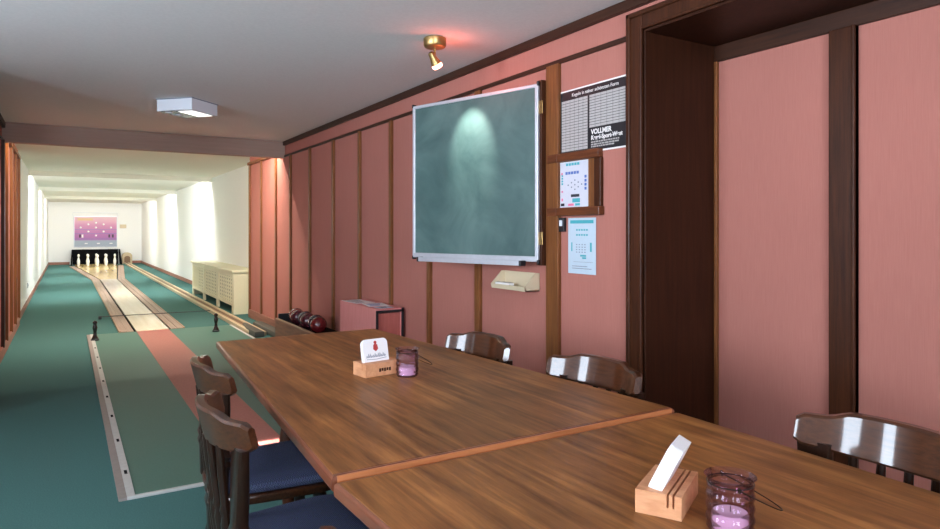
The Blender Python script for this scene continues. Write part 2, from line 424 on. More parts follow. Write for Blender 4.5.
# pit of black rubber behind the pins
pit = thing('pin_pit', 'black pit box behind the white pins at the end wall', 'pin pit', (.93, 28.3, 0))
bm = BM(); box(bm, -.74, .76, .28, .32, 0, .56); obj('back_curtain', bm, M['black'], pit)
for s, x in ((-1, -.76), (1, .80)):
    bm = BM()
    t = [(x+s*.0, -.55, .0), (x, .3, 0), (x-s*.03, .3, .56), (x-s*.03, .1, .56)]
    a = [bm.verts.new(p) for p in t]; b = [bm.verts.new((p[0]+s*.04, p[1], p[2])) for p in t]
    bm.faces.new(a); bm.faces.new(b[::-1])
    for i in range(4): bm.faces.new((a[i], b[i], b[(i+1) % 4], a[(i+1) % 4]))
    bmesh.ops.recalc_face_normals(bm, faces=bm.faces)
    obj('side_cheek', bm, M['black'], pit)
bm = BM(); box(bm, -.70, .74, .05, .28, .0, .018); obj('pit_floor', bm, M['black'], pit)
# nine pins in a diamond
prof = [(.018, 0), (.03, 0), (.034, .02), (.046, .09), (.0515, .14), (.046, .19), (.031, .25), (.023, .29), (.024, .305), (.035, .33), (.0385, .36), (.033, .39), (.02, .405), (.004, .41)]
pn = thing('skittle_pin', '', 'skittle', (.93, 26.55, .02))
bm = BM(); lathe(bm, prof, n=20); obj('pin_body', bm, M['pin'], pn, True)
bm = BM(); lathe(bm, [(.0236, .276), (.0248, .283), (.0242, .292), (.0236, .298)], n=20); obj('neck_band', bm, M['pin_red'], pn, True)
G = 'white skittle pins at the end of the lane'
S = .283
spots = [(0, 0, 'white skittle pin at the front point of the diamond, on the lane centre line'),
         (-1, 1, 'white skittle pin second from the left in the row of five, before the black pit'),
         (1, 1, 'white skittle pin second from the right in the row of five, before the black pit'),
         (-2, 2, 'white skittle pin at the far left corner of the diamond, before the black pit'),
         (0, 2, 'white skittle pin in the middle of the diamond, behind the front pin'),
         (2, 2, 'white skittle pin at the far right corner of the diamond, before the black pit'),
         (-1, 3, 'white skittle pin in the back row of the diamond, behind the second from the left'),
         (1, 3, 'white skittle pin in the back row of the diamond, behind the second from the right'),
         (0, 4, 'white skittle pin at the rearmost point of the diamond, nearest the black curtain')]
for i, (cx, ry, lab) in enumerate(spots):
    loc = (.93+cx*S, 26.55+ry*S*1.05, .02)
    if i == 0: pn.location = loc; pn['label'] = lab; pn['group'] = G
    else: dup(pn, loc, 0, lab, G)

# score board on the end wall
sb = thing('score_board', 'pink and violet score display with white pin lamps on the end wall above the pins', 'score board', (.95, YE, 0))
bm = BM(); box(bm, -.72, .71, -.05, 0, .64, 1.80, .006); obj('board_frame', bm, M['alu'], sb)
bm = BM(); box(bm, -.70, .69, -.056, -.045, .66, 1.78); obj('display_print', bm, M['screen'], sb)
for (dx, z) in ((0, 1.56), (-.25, 1.50), (.25, 1.50), (-.5, 1.38), (0, 1.38), (.5, 1.38), (-.25, 1.23), (.25, 1.23), (0, 1.08)):
    bm = BM(); lathe(bm, [(.036, 0), (.034, .012), (.012, .018)], (dx, -.056, z), 12, axis=(0, -1, 0)); obj('pin_lamp', bm, M['white_ink'], sb, True)
for dx, mt in ((-.52, 'black_ink'), (-.44, 'white_ink'), (.44, 'black_ink'), (.56, 'black_ink')):
    bm = BM(); box(bm, dx-.028, dx+.028, -.062, -.055, 1.0, 1.12); obj('digit_window', bm, M[mt], sb)
for dx in (-.32, .08, .5):
    bm = BM(); box(bm, dx-.05, dx+.05, -.061, -.055, .76, .80); obj('caption_strip', bm, M['white_ink'], sb)
bm = BM(); box(bm, -.6, -.1, -.060, -.055, 1.64, 1.73); obj('heading_strip', bm, plain('yellow print', srgb(222, 186, 140), .5), sb)
bm = BM()
for z in (1.30, 1.15, .95): box(bm, -.70, .69, -.0585, -.055, z-.006, z+.006)
obj('ruling', bm, M['blue_ink'], sb)
bm = BM(); box(bm, 1.75, 1.97, YE-.03, YE, 1.36, 1.50, .005); tag(obj('wall_sign', bm, M['tray_plastic']), 'small beige plate on the white end wall right of the score display', 'sign')
# cable conduit above
bm = BM(); tube(bm, [(.2, YE-.012, 1.82), (.2, YE-.012, 1.94), (1.68, YE-.012, 1.94), (1.68, YE-.012, 1.82)], .011, 6); o = obj('wall_cable', bm, M['white_plastic']); tag(o, 'white cable loop on the end wall above the score display', 'cable')
# ball return hatch
bh = thing('ball_return_hatch', 'tan arched ball return hatch on the floor at the end wall', 'ball return', (1.98, YE, 0))
pts = [(-.17, 0), (.17, 0)] + [(.17*math.cos(a), .30+.13*math.sin(a)) for a in [PI*i/10 for i in range(11)]]
mt = Matrix.Rotation(PI/2, 4, 'X')
bm = BM(); prism(bm, pts, 0, .35, mat=mt); obj('hatch_body', bm, M['track'], bh)
bm = BM(); prism(bm, [(x*.6, .03+y*.62) for x, y in pts], .35, .356, mat=mt); obj('hatch_opening', bm, M['track_mid'], bh)

# ball return track
tk = thing('ball_return_track', 'long low tan wooden ball return track along the right of the lane', 'ball track', (0, 0, 0))
bm = BM(); box(bm, 1.868, 1.915, 8.2, 28.3, 0, .05, .004); obj('side_rail', bm, M['track'], tk)
bm = BM(); box(bm, 1.995, 2.04, 8.0, 28.3, 0, .05, .004); obj('side_rail', bm, M['track'], tk)
bm = BM(); box(bm, 1.915, 1.995, 8.6, 28.3, 0, .035); obj('channel', bm, M['track_mid'], tk)
bm = BM(); pr = [(1.88, 8.3), (1.93, 8.75), (1.955, 8.82), (1.99, 8.75), (1.99, 7.9), (1.88, 7.9)]
prism(bm, pr, .0, .07, .015); obj('end_buffer', bm, M['grey_rubber'], tk, True)
# brake wedge beside the track
bm = BM(); prism(bm, [(2.06, 8.75), (2.12, 8.85), (2.18, 8.7), (2.18, 7.2), (2.06, 7.2)], 0, .08, .02)
tag(obj('rubber_buffer', bm, M['grey_rubber'], None, True), 'dark grey rubber buffer on the carpet between the track and the right wall', 'buffer')

# ball tray with six balls
tr = thing('ball_tray', 'brown wooden ball tray box with pale lipping along the right wall', 'ball tray', (0, 0, 0))
bm = BM(); box(bm, 1.915, 1.945, 5.55, 7.15, 0, .305, .003); obj('front_panel', bm, M['wood_tray'], tr)
bm = BM(); box(bm, 1.945, 2.25, 5.55, 7.12, 0, .275); obj('tray_bed', bm, M['black'], tr)
bm = BM(); box(bm, 1.918, 1.942, 5.55, 7.15, .305, .315, .002); obj('lipping', bm, M['tray_edge'], tr)
bm = BM(); box(bm, 1.945, 2.25, 7.12, 7.15, 0, .36, .003); obj('end_panel', bm, M['black_plastic'], tr)
bm = BM(); box(bm, 1.945, 2.25, 5.55, 5.95, .275, .305, .002); obj('tray_cover', bm, M['wood_tray'], tr)
labs = ['dark red bowling ball nearest the camera in the ball tray', 'dark blue bowling ball right behind the nearest red ball', 'maroon bowling ball third from the camera in the tray',
        'dark blue bowling ball fourth from the camera in the tray', 'maroon bowling ball fifth from the camera in the tray', 'dark red bowling ball farthest from the camera in the tray']
mats = ['ball_red', 'ball_blue', 'ball_brown', 'ball_blue', 'ball_brown', 'ball_red']
for i in range(6):
    bm = BM(); bmesh.ops.create_uvsphere(bm, u_segments=28, v_segments=18, radius=.08)
    o = obj('bowling_ball', bm, M[mats[i]], None, True); o.location = (2.05 + (.03 if i % 2 else 0), 6.12+.162*i, .355)
    tag(o, labs[i], 'bowling ball', 'bowling balls in the tray')

# ------------------------------------------------------------------ run-up mat, posts, cord
mt_ = thing('runup_mat', 'green run-up mat with a red centre strip and pale edging on the teal carpet', 'mat', (0, 0, 0))
mx0, mx1, my0, my1 = .205, 1.86, 3.44, 9.08
bm = BM(); box(bm, mx0+.07, .735, my0+.02, my1, 0, .012); obj('mat_field', bm, M['mat'], mt_)
bm = BM(); box(bm, 1.10, mx1-.03, my0+.02, my1, 0, .012); obj('mat_field', bm, M['mat'], mt_)
bm = BM(); box(bm, .735, 1.10, my0+.02, my1, 0, .013); obj('centre_strip', bm, M['mat_red'], mt_)
bm = BM(); box(bm, mx0, mx0+.035, my0, my1, 0, .015, .002); obj('edge_strip', bm, M['grey_edge'], mt_)
bm = BM(); box(bm, mx0+.035, mx0+.07, my0, my1, 0, .017, .002); es = obj('edge_strip', bm, M['mat_edge'], mt_)
for k in range(9):
    y = 3.80 + k*.6
    bm = BM(); box(bm, mx0+.046, mx0+.060, y-.03, y+.03, .016, .0178); obj('slot', bm, M['black'], es)
bm = BM(); box(bm, mx0+.07, mx1, my0, my0+.02, 0, .015, .002); obj('edge_strip', bm, M['mat_edge'], mt_)
bm = BM(); box(bm, mx1-.03, mx1, my0+.02, my1, 0, .015, .002); obj('edge_strip', bm, M['mat_edge'], mt_)

pprof = [(.03, 0), (.036, 0), (.036, .03), (.027, .045), (.019, .07), (.017, .11), (.022, .14), (.026, .16), (.020, .185), (.017, .20), (.024, .222), (.020, .24), (.006, .25)]
for x, y, lab in ((.275, 8.578, 'black turned marker post at the left far corner of the green mat'), (1.571, 8.569, 'black turned marker post at the right far corner of the green mat')):
    p = thing('marker_post', lab, 'post', (x, y, .012), 0, 'black posts at the foul line')
    bm = BM(); lathe(bm, [(r, h*.9) for r, h in pprof], n=18); obj('post_body', bm, M['black_gloss'], p, True)
    bm = BM(); lathe(bm, [(.042, 0), (.042, .014), (.036, .02)], n=18); obj('post_foot', bm, M['black_plastic'], p, True)
cd = thing('sensor_cord', 'thin black cord stretched straight across the lane beyond the mat', 'cord', (0, 10.7, 0))
bm = BM(); tube(bm, [(.40, 0, .036), (1.87, -.04, .036)], .006, 6); obj('cord_line', bm, M['black_plastic'], cd)
bm = BM(); box(bm, .385, .425, -.02, .02, 0, .045, .004); obj('cord_stub', bm, M['black_plastic'], cd)

# ------------------------------------------------------------------ radiator cover
rc = thing('radiator_cover', 'long cream lattice-front radiator cover against the white right wall', 'radiator cover', (0, 0, 0))
rx, ry0, ry1, rz = 2.13, 10.25, 14.05, .66
bm = BM(); box(bm, rx-.03, AX, ry0-.03, ry1+.03, rz-.035, rz, .006); obj('cover_top', bm, M['cream'], rc)
bm = BM(); box(bm, rx+.031, AX, ry0, ry0+.03, 0, rz-.036); obj('end_panel', bm, M['cream'], rc)
bm = BM(); box(bm, rx+.031, AX, ry1-.03, ry1, 0, rz-.036); obj('end_panel', bm, M['cream'], rc)
bm = BM(); box(bm, rx+.10, AX-.04, ry0+.1, ry1-.1, .12, rz-.12); obj('radiator', bm, M['radiator'], rc)
bm = BM(); n = 3; pw = (ry1-ry0)/n
box(bm, rx+.002, rx+.029, ry0+.01, ry1-.01, rz-.10, rz-.036); box(bm, rx+.002, rx+.029, ry0+.01, ry1-.01, .12, .17)
for k in range(n+1):
    y = min(max(ry0+k*pw, ry0+.07), ry1-.07); box(bm, rx, rx+.03, y-.07, y+.07, 0, rz-.035)
obj('front_frame', bm, M['cream'], rc)
for k in range(n):
    a, b = ry0+k*pw+.07, ry0+(k+1)*pw-.07
    bm = BM()
    for j in range(8):
        y = a+(b-a)*(j+.5)/8; box(bm, rx+.010, rx+.016, y-.036, y+.036, .17, rz-.10)
    for j in range(7):
        z = .17+(rz-.27)*(j+.5)/7; box(bm, rx+.016, rx+.022, a, b, z-.013, z+.013)
    obj('lattice', bm, M['cream'], rc)

# ------------------------------------------------------------------ pink cabinet by the wall with papers
cb = thing('wall_cabinet', 'low pink cabinet with black edges against the right wall behind the table', 'cabinet', (0, 0, 0))
cx0, cx1, cy0, cy1, cz = 2.02, 2.25, 4.68, 5.46, .635
bm = BM(); box(bm, cx0, cx0+.02, cy0, cy1, 0, cz, .002); obj('side_panel', bm, M['cab_pink'], cb)
bm = BM(); box(bm, cx1-.02, cx1, cy0, cy1, 0, cz, .002); obj('side_panel', bm, M['cab_pink'], cb)
bm = BM(); box(bm, cx0+.02, cx1-.02, cy0+.02, cy1, 0, cz-.022); obj('front_panel', bm, M['cab_red'], cb)
bm = BM(); box(bm, cx0, cx1, cy0, cy1, cz, cz+.016, .002); obj('cabinet_top', bm, M['cab_pink'], cb)
bm = BM(); box(bm, cx0-.002, cx0+.018, cy0-.004, cy0, 0, cz+.002); box(bm, cx1-.018, cx1+.002, cy0-.004, cy0, 0, cz+.016); box(bm, cx0, cx1, cy0-.004, cy0, cz-.014, cz+.004); obj('edge_banding', bm, M['black_plastic'], cb)
def sheet(name, lab, x, y, z, w, d, rot, mat, mark):
    t = thing(name, lab, 'paper', (x, y, z), R(rot), 'papers on the pink cabinet')
    bm = BM(); box(bm, -w/2, w/2, -d/2, d/2, 0, .0015); obj('page', bm, mat, t)
    bm = BM()
    for k in range(3): box(bm, -w*.36, w*(.1+.1*k), -d*.3+k*d*.24, -d*.2+k*d*.24, .0015, .0019)
    obj('printed_lines', bm, mark, t)
sheet('paper_sheet', 'white paper sheet at the far end of the pink cabinet top', 2.11, 5.27, cz+.0165, .17, .3, 4, M['card'], M['grey_ink'])
sheet('paper_sheet', 'white paper sheet with blue print in the middle of the pink cabinet top', 2.14, 4.97, cz+.0165, .17, .24, -8, M['card'], M['blue_ink'])
sheet('paper_sheet', 'small paper slip with dark print at the near end of the pink cabinet top', 2.12, 4.76, cz+.0165, .12, .1, 12, M['paper_blue'], M['black_ink'])

# ------------------------------------------------------------------ chalkboard swung out from the wall
hx, hy, zb, ht, bw = 2.216, 2.90, 1.0795, .981, 1.007
ang = math.atan2(3.866-2.90, 1.93-2.216)      # direction from the hinge along the board
ch = thing('chalkboard', 'green chalkboard in an aluminium frame, swung out from the pink wall', 'chalkboard', (hx, hy, zb), ang)
# local: x along the board from the hinge, y towards the wall = negative, front faces the room (+y)
bm = BM(); box(bm, .012, bw-.012, -.014, .0, .012, ht-.012); obj('writing_surface', bm, M['chalk'], ch)
for a in ((0, bw, ht-.02, ht), (0, bw, 0, .03), (0, .022, .02, ht-.015), (bw-.022, bw, .02, ht-.015)):
    bm = BM(); box(bm, a[0], a[1], -.02, .008, a[2], a[3], .003); obj('frame_bar', bm, M['alu'], ch)
bm = BM(); box(bm, .10, bw-.10, .006, .05, -.022, -.012, .002); box(bm, .10, bw-.10, .044, .052, -.022, .006, .002); obj('chalk_ledge', bm, M['alu'], ch)
for x in (.085, bw-.10):
    bm = BM(); box(bm, x, x+.016, .004, .052, -.024, .006, .002); obj('ledge_cap', bm, M['black_plastic'], ch)
for x in (0, bw):
    for z in (0, ht):
        bm = BM(); box(bm, x-.008 if x else -.004, x+.004 if x else .008, -.021, .009, z-.012, z+.012, .003); obj('corner_cap', bm, M['black_plastic'], ch)
bm = BM(); box(bm, .45, .60, .018, .034, -.012, .002, .004); tag_o = obj('chalk_stick', bm, M['white_ink'])
tag_o.parent = None; tag_o.matrix_world = Matrix.Translation((hx, hy, zb)) @ Matrix.Rotation(ang, 4, 'Z'); tag(tag_o, 'white chalk piece lying on the ledge under the chalkboard', 'chalk')
# hinge post on the wall
hp = thing('hinge_post', 'dark wooden post with brass hinges carrying the right edge of the chalkboard', 'hinge post', (0, 0, 0))
bm = BM(); box(bm, 2.222, W-.001, 2.884, 2.93, zb-.02, zb+ht+.02, .003); obj('post_board', bm, M['wood_dark'], hp)
for z in (zb+.13, zb+ht-.13):
    bm = BM(); box(bm, 2.219, 2.223, 2.886, 2.91, z-.035, z+.035); lathe(bm, [(.004, -.035), (.004, .035)], (2.224, 2.879, z), 10); obj('hinge', bm, M['brass'], hp)
# beige chalk box under it
cbx = thing('chalk_box', 'beige open plastic chalk box on the wall under the chalkboard', 'chalk box', (W-.002, 3.135, .912))
w2 = .17
bm = BM(); box(bm, -.008, 0, -w2, w2, 0, .10, .002); obj('back_plate', bm, M['tray_plastic'], cbx)
bm = BM(); prism(bm, [(-.10, 0), (-.004, 0), (-.004, .006), (-.10, .006)], -w2, w2, mat=Matrix.Rotation(PI/2, 4, 'X')); obj('box_floor', bm, M['tray_plastic'], cbx)
bm = BM(); prism(bm, [(-.10, 0), (-.094, 0), (-.101, .026), (-.107, .026)], -w2, w2, mat=Matrix.Rotation(PI/2, 4, 'X')); obj('front_lip', bm, M['tray_plastic'], cbx)
for s in (-1, 1):
    bm = BM(); prism(bm, [(-.10, 0), (-.004, 0), (-.004, .10), (-.03, .10), (-.106, .026)], -.003, .003, mat=Matrix.Translation((0, s*(w2-.003), 0)) @ Matrix.Rotation(PI/2, 4, 'X')); obj('side_cheek', bm, M['tray_plastic'], cbx)
bm = BM(); box(bm, W-.093, W-.05, 3.135+.01, 3.135+.15, .9185, .948, .004); tag(obj('sponge', bm, M['white_ink']), 'white sponge lying in the beige chalk box', 'sponge')

# ------------------------------------------------------------------ poster, notice frame, sheets, switch on the right wall
def wall_frame(y, z):  # local x runs towards the camera (-Y), local y up, local z off the wall (-X)
    return Matrix(((0, 0, -1, 0), (-1, 0, 0, 0), (0, 1, 0, 0), (0, 0, 0, 1)))
WM = wall_frame(0, 0)
def wall_thing(name, lab, cat, y, z, x=W):
    return thing(name, lab, cat, (x, y, z))
def wbox(bm, x0, x1, y0, y1, z0, z1, bev=0): return box(bm, x0, x1, y0, y1, z0, z1, bev, WM)
po = wall_thing('poster', 'black and white wall poster with two score tables, by the dark doorway', 'poster', 2.797, 1.650)
pw_, ph_ = .538, .346
bm = BM(); wbox(bm, 0, pw_, 0, ph_, 0, .004); obj('poster_border', bm, M['white_ink'], po)
bm = BM(); wbox(bm, .008, pw_-.008, .008, ph_-.008, .003, .005); obj('poster_sheet', bm, M['black_plastic'], po)
for (a, b, c, d, nr, nc) in ((.03, .235, .022, ph_-.055, 18, 6), (.25, pw_-.035, .125, ph_-.055, 12, 6)):
    bm = BM(); wbox(bm, a, b, c, d, .0045, .0058); g = obj('score_table', bm, M['poster_cell'], po)
    bm = BM()
    for i in range(1, nr): y = c+(d-c)*i/nr; wbox(bm, a, b, y-.0011, y+.0011, .0055, .0062)
    for i in range(1, nc): x = a+(b-a)*i/nc; wbox(bm, x-.0006, x+.0006, c, d, .0055, .0062)
    obj('grid_lines', bm, M['black_ink'], g)
def wtext(body, size, mat, par, x, y, z=.0055, align='LEFT', bold=0, name='lettering'):
    return text_mesh(name, body, size, mat, par, WM @ Matrix.Translation((x, y, z)), align, 0, bold)
wtext('Kegeln in seiner schönsten Form', .026, M['white_ink'], po, pw_*.53, ph_-.040, align='CENTER')
wtext('VOLLMER', .034, M['white_ink'], po, .262, .090, bold=.0012)
wtext('Kegel-Sport-West', .030, M['white_ink'], po, .262, .062, bold=.001)
bm = BM()
for y, l in ((.046, .19), (.034, .20), (.023, .15)):
    x = .262
    while x < .262+l:
        s = random.uniform(.012, .03); wbox(bm, x, x+s-.004, y, y+.007, .005, .0056); x += s
obj('small_print', bm, M['poster_cell'], po)
# notice holder
nf = wall_thing('notice_holder', 'brown wooden notice holder with two crossbars under the poster', 'notice holder', 2.777, 1.33)
bm = BM(); wbox(bm, 0, .325, .288, .332, 0, .035, .004); wbox(bm, -.08, .0, .288, .332, .0245, .035, .003); obj('crossbar', bm, M['wood_bar'], nf)
bm = BM(); wbox(bm, 0, .335, 0, .044, 0, .04, .004); wbox(bm, -.08, .0, 0, .044, .0245, .04, .003); obj('crossbar', bm, M['wood_bar'], nf)
bm = BM(); wbox(bm, .001, .28, .044, .288, 0, .012); obj('back_board', bm, M['wood_mid'], nf)
bm = BM(); wbox(bm, .28, .328, .044, .288, 0, .022, .003); obj('upright', bm, M['wood_dark'], nf)
def score_sheet(lab, y, z, w, h, off, mat, first):
    t = wall_thing('score_sheet', lab, 'paper', y, z)
    bm = BM(); wbox(bm, 0, w, 0, h, off, off+.0015); obj('page', bm, mat, t)
    def cells(name, rects, m):
        bm = BM()
        for a, b, c, d in rects: wbox(bm, a*w, b*w, c*h, d*h, off+.0012, off+.0022)
        obj(name, bm, M[m], t)
    if first:
        cells('box_row', [(.22+.1*i, .30+.1*i, .91, .965) for i in range(5)], 'teal_ink')
        cells('box_column', [(.05, .11, .50+.06*i, .545+.06*i) for i in range(4)], 'teal_ink')
        cells('box_row', [(.20+.1*i, .28+.1*i, .72, .78) for i in range(5)], 'blue_ink')
        cells('box_column', [(.88, .95, .36+.085*i, .42+.085*i) for i in range(4)], 'blue_ink')
        for r, m in (((.45, .72, .10, .19), 'teal_ink'), ((.55, .72, .03, .08), 'teal_ink'), ((.04, .10, .72, .77), 'pink_ink'), ((.05, .11, .33, .37), 'pink_ink'), ((.05, .11, .14, .2), 'pink_ink'),
                     ((.30, .50, .03, .08), 'pink_ink'), ((.40, .70, .22, .28), 'black_ink'), ((.03, .16, .03, .09), 'black_ink')): cells('result_field', [r], m)
        for i in range(5):
            k = abs(i-2); cells('pin_symbol', [(.28+.12*i, .32+.12*i, .47+.05*j, .50+.05*j) for j in range(-(2-k), 3-k, 2)], 'grey_ink')
    else:
        cells('blue_band', [(.08, .92, .90, .96)], 'blue_ink' if False else 'teal_ink')
        cells('teal_boxes', [(.30+.09*i, .36+.09*i, .77, .80) for i in range(5)] + [(.30+.09*i, .36+.09*i, .68, .71) for i in range(5)], 'teal_ink')
        cells('side_scale', [(.80, .86, .40, .56)], 'teal_ink'); cells('side_scale', [(.12, .16, .40, .56)], 'teal_ink'); cells('result_field', [(.45, .66, .31, .34)], 'teal_ink'); cells('result_field', [(.52, .66, .27, .30)], 'teal_ink')
        cells('grey_lines', [(.3+.1*(i % 4), .34+.1*(i % 4), .38+.045*(i//4), .395+.045*(i//4)) for i in range(16)] + [(.15, .7, .13, .14), (.15, .85, .09, .10), (.2, .9, .21, .215)], 'grey_ink')
score_sheet('white score sheet with coloured boxes held in the wooden notice holder', 2.770, 1.375, .222, .240, .0125, M['paper'], True)
score_sheet('pale blue loose score sheet hanging below the wooden notice holder', 2.714, 1.028, .214, .290, .004, M['paper_blue'], False)
sw = wall_thing('wall_switch', 'small black and white switch beside the wooden post under the notice holder', 'switch', 2.777, 1.246)
bm = BM(); wbox(bm, 0, .042, 0, .075, 0, .02, .003); obj('switch_body', bm, M['black_plastic'], sw)
bm = BM(); wbox(bm, .010, .032, .03, .062, .018, .026, .003); obj('rocker', bm, M['white_plastic'], sw)
# socket on the left alley wall
so = thing('wall_socket', 'small white socket on the white left wall of the alley', 'socket', (LX-.02, 13.6, .32))
bm = BM(); box(bm, 0, .012, -.045, .045, -.045, .045, .004); obj('socket_plate', bm, M['white_plastic'], so)
bm = BM(); lathe(bm, [(.02, 0), (.018, .003)], (.012, 0, 0), 14, axis=(1, 0, 0)); obj('socket_well', bm, M['grey_ink'], so)

# ------------------------------------------------------------------ lamps
# boxy ceiling fitting turned 45 degrees
cl = thing('ceiling_light', 'white square box lamp turned cornerwise on the ceiling', 'ceiling lamp', (.874, 6.0, HC), R(44))
q = .168
bm = BM(); box(bm, -q, q, -q, q, -.10, -.004, .004); obj('housing', bm, M['white_plastic'], cl)
bm = BM(); box(bm, -q-.006, q+.006, -q-.006, q+.006, -.006, 0); obj('mounting_plate', bm, M['grey_ink'], cl)
bm = BM(); box(bm, -q+.05, q-.03, -q+.03, .0, -.104, -.098, .002); obj('lamp_lens', bm, M['lens'], cl)
bm = BM(); box(bm, -q+.02, q-.02, .01, q-.02, -.103, -.098, .002); rf = obj('reflector', bm, M['lens_dim'], cl)
for x in (-.07, .05):
    bm = BM(); lathe(bm, [(.03, 0), (.026, .006), (.01, .008)], (x-.04, .10, -.103), 14, axis=(0, 0, -1)); obj('reflector_cup', bm, M['white_plastic'], rf, True)
# brass spotlight
SX, SY = 1.776, 3.286
sl = thing('spotlight', 'small brass ceiling spotlight shining on the chalkboard', 'ceiling lamp', (SX, SY, HC))
bm = BM(); lathe(bm, [(.058, 0), (.064, -.004), (.064, -.042), (.058, -.052), (.046, -.056), (.004, -.057)], n=32); obj('ceiling_rose', bm, M['brass'], sl, True)
hd = Vector((.0, .0, -.13)); tgt = Vector((2.03, 3.34, 1.87)) - Vector((SX, SY, HC)); dr = (tgt-hd).normalized()
bm = BM(); tube(bm, [(.0, 0, -.055), (.0, 0, -.10), hd - dr*.02], .006, 8); obj('stem', bm, M['brass'], sl, True)
bm = BM(); lathe(bm, [(.010, -.055), (.016, -.05), (.020, -.02), (.030, .018), (.028, .019), (.018, -.01), (.002, -.014)], hd, 24, axis=dr); obj('lamp_shade', bm, M['brass'], sl, True)
bm = BM(); lathe(bm, [(.012, -.012), (.024, .014), (.031, .030), (.026, .042), (.002, .046)], hd, 20, axis=dr); bu = obj('bulb', bm, M['bulb'], sl, True)

def light(name, kind, loc, energy, col, **kw):
    d = bpy.data.lights.new(name, kind); d.energy = energy; d.color = col
    for k, v in kw.items(): setattr(d, k, v)
    o = bpy.data.objects.new(name, d); C.objects.link(o); o.location = loc
    return o
def aim(o, target):
    o.rotation_euler = (Vector(target)-o.location).to_track_quat('-Z', 'Y').to_euler()
spot_w = Vector((SX, SY, HC)) + hd + dr*.06
o = light('spotlight_beam', 'SPOT', spot_w, 46, (1, .96, .88), spot_size=R(48), spot_blend=.75, shadow_soft_size=.012); aim(o, (2.07, 3.37, 1.79))
o = light('spotlight_red_spill', 'POINT', Vector((SX, SY, HC)) + hd + Vector((.05, -.035, -.03)), 1.7, (1, .16, .10), shadow_soft_size=.02)

# fluorescent tubes behind the beam and the ceiling steps
TUBES = [(8.28, 2.296, 'fluorescent tube hidden behind the brown beam'), (14.145, 2.298, 'fluorescent tube behind the first ceiling step of the alley'),
         (19.195, 2.298, 'fluorescent tube behind the second ceiling step of the alley'), (23.845, 2.298, 'fluorescent tube behind the third ceiling step of the alley')]
EN = [85, 128, 118, 105]
for (y, z, lab), e in zip(TUBES, EN):
    t = thing('tube_light', lab, 'lamp', (0, y, z), 0, 'fluorescent tubes of the alley')
    bm = BM(); tube(bm, [(-.35, 0, 0), (2.15, 0, 0)], .010, 10); obj('tube', bm, M['tube'], t, True)
    for x in (-.38, 2.18):
        bm = BM(); box(bm, x-.03, x+.03, -.012, .012, -.014, HA-z, .002); obj('tube_holder', bm, M['white_plastic'], t)
    g = light('tube_glow', 'AREA', (.9, y, z-.014), e, (.98, .985, 1.0) if y > 9 else (1, .94, .83), shape='RECTANGLE', size=2.5, size_y=.02); g.rotation_euler = (R(52 if y > 9 else 35), 0, 0)

# daylight
SKY, LOWER_FILL = 12, 48
w = bpy.data.worlds.new('sky'); scene.world = w; w.use_nodes = True
bg = w.node_tree.nodes['Background']; bg.inputs[0].default_value = (.82, .91, 1.0, 1); bg.inputs[1].default_value = 1
wn = w.node_tree.nodes; wl = w.node_tree.links.new
wt = wn.new('ShaderNodeTexCoord'); wsx = wn.new('ShaderNodeSeparateXYZ'); wr = wn.new('ShaderNodeMapRange')
wr.inputs[1].default_value = -.06; wr.inputs[2].default_value = .42; wr.inputs[3].default_value = LOWER_FILL; wr.inputs[4].default_value = SKY   # extra brightness added low in the world to lift the room ceiling
wl(wt.outputs['Generated'], wsx.inputs[0]); wl(wsx.outputs['Z'], wr.inputs[0]); wl(wr.outputs[0], bg.inputs[1])
for a, b in WIN:
    o = light('window_portal', 'AREA', (WX-.02, (a+b)/2, (Z0+Z1)/2), 1, (1, 1, 1), shape='RECTANGLE', size=Z1-Z0, size_y=b-a)
    o.rotation_euler = (0, R(-90), 0); o.data.cycles.is_portal = True
o = light('sun_stand_in', 'AREA', (WX+.02, 3.92, 1.55), .9, (1, .80, .78), shape='RECTANGLE', size=.16, size_y=.014, spread=R(1.5))  # collimated area lamp added in place of sun through a narrow gap
o.rotation_euler = (Vector((1.05, 3.92, 0)) - o.location).to_track_quat('-Z', 'Y').to_euler(); o.rotation_euler.rotate_axis('Z', R(90))
for a, b in BWIN:
    o = light('window_portal', 'AREA', ((a+b)/2, -2.98, (Z0+Z1)/2), 1, (1, 1, 1), shape='RECTANGLE', size=b-a, size_y=Z1-Z0)
    o.rotation_euler = (R(90), 0, 0); o.data.cycles.is_portal = True

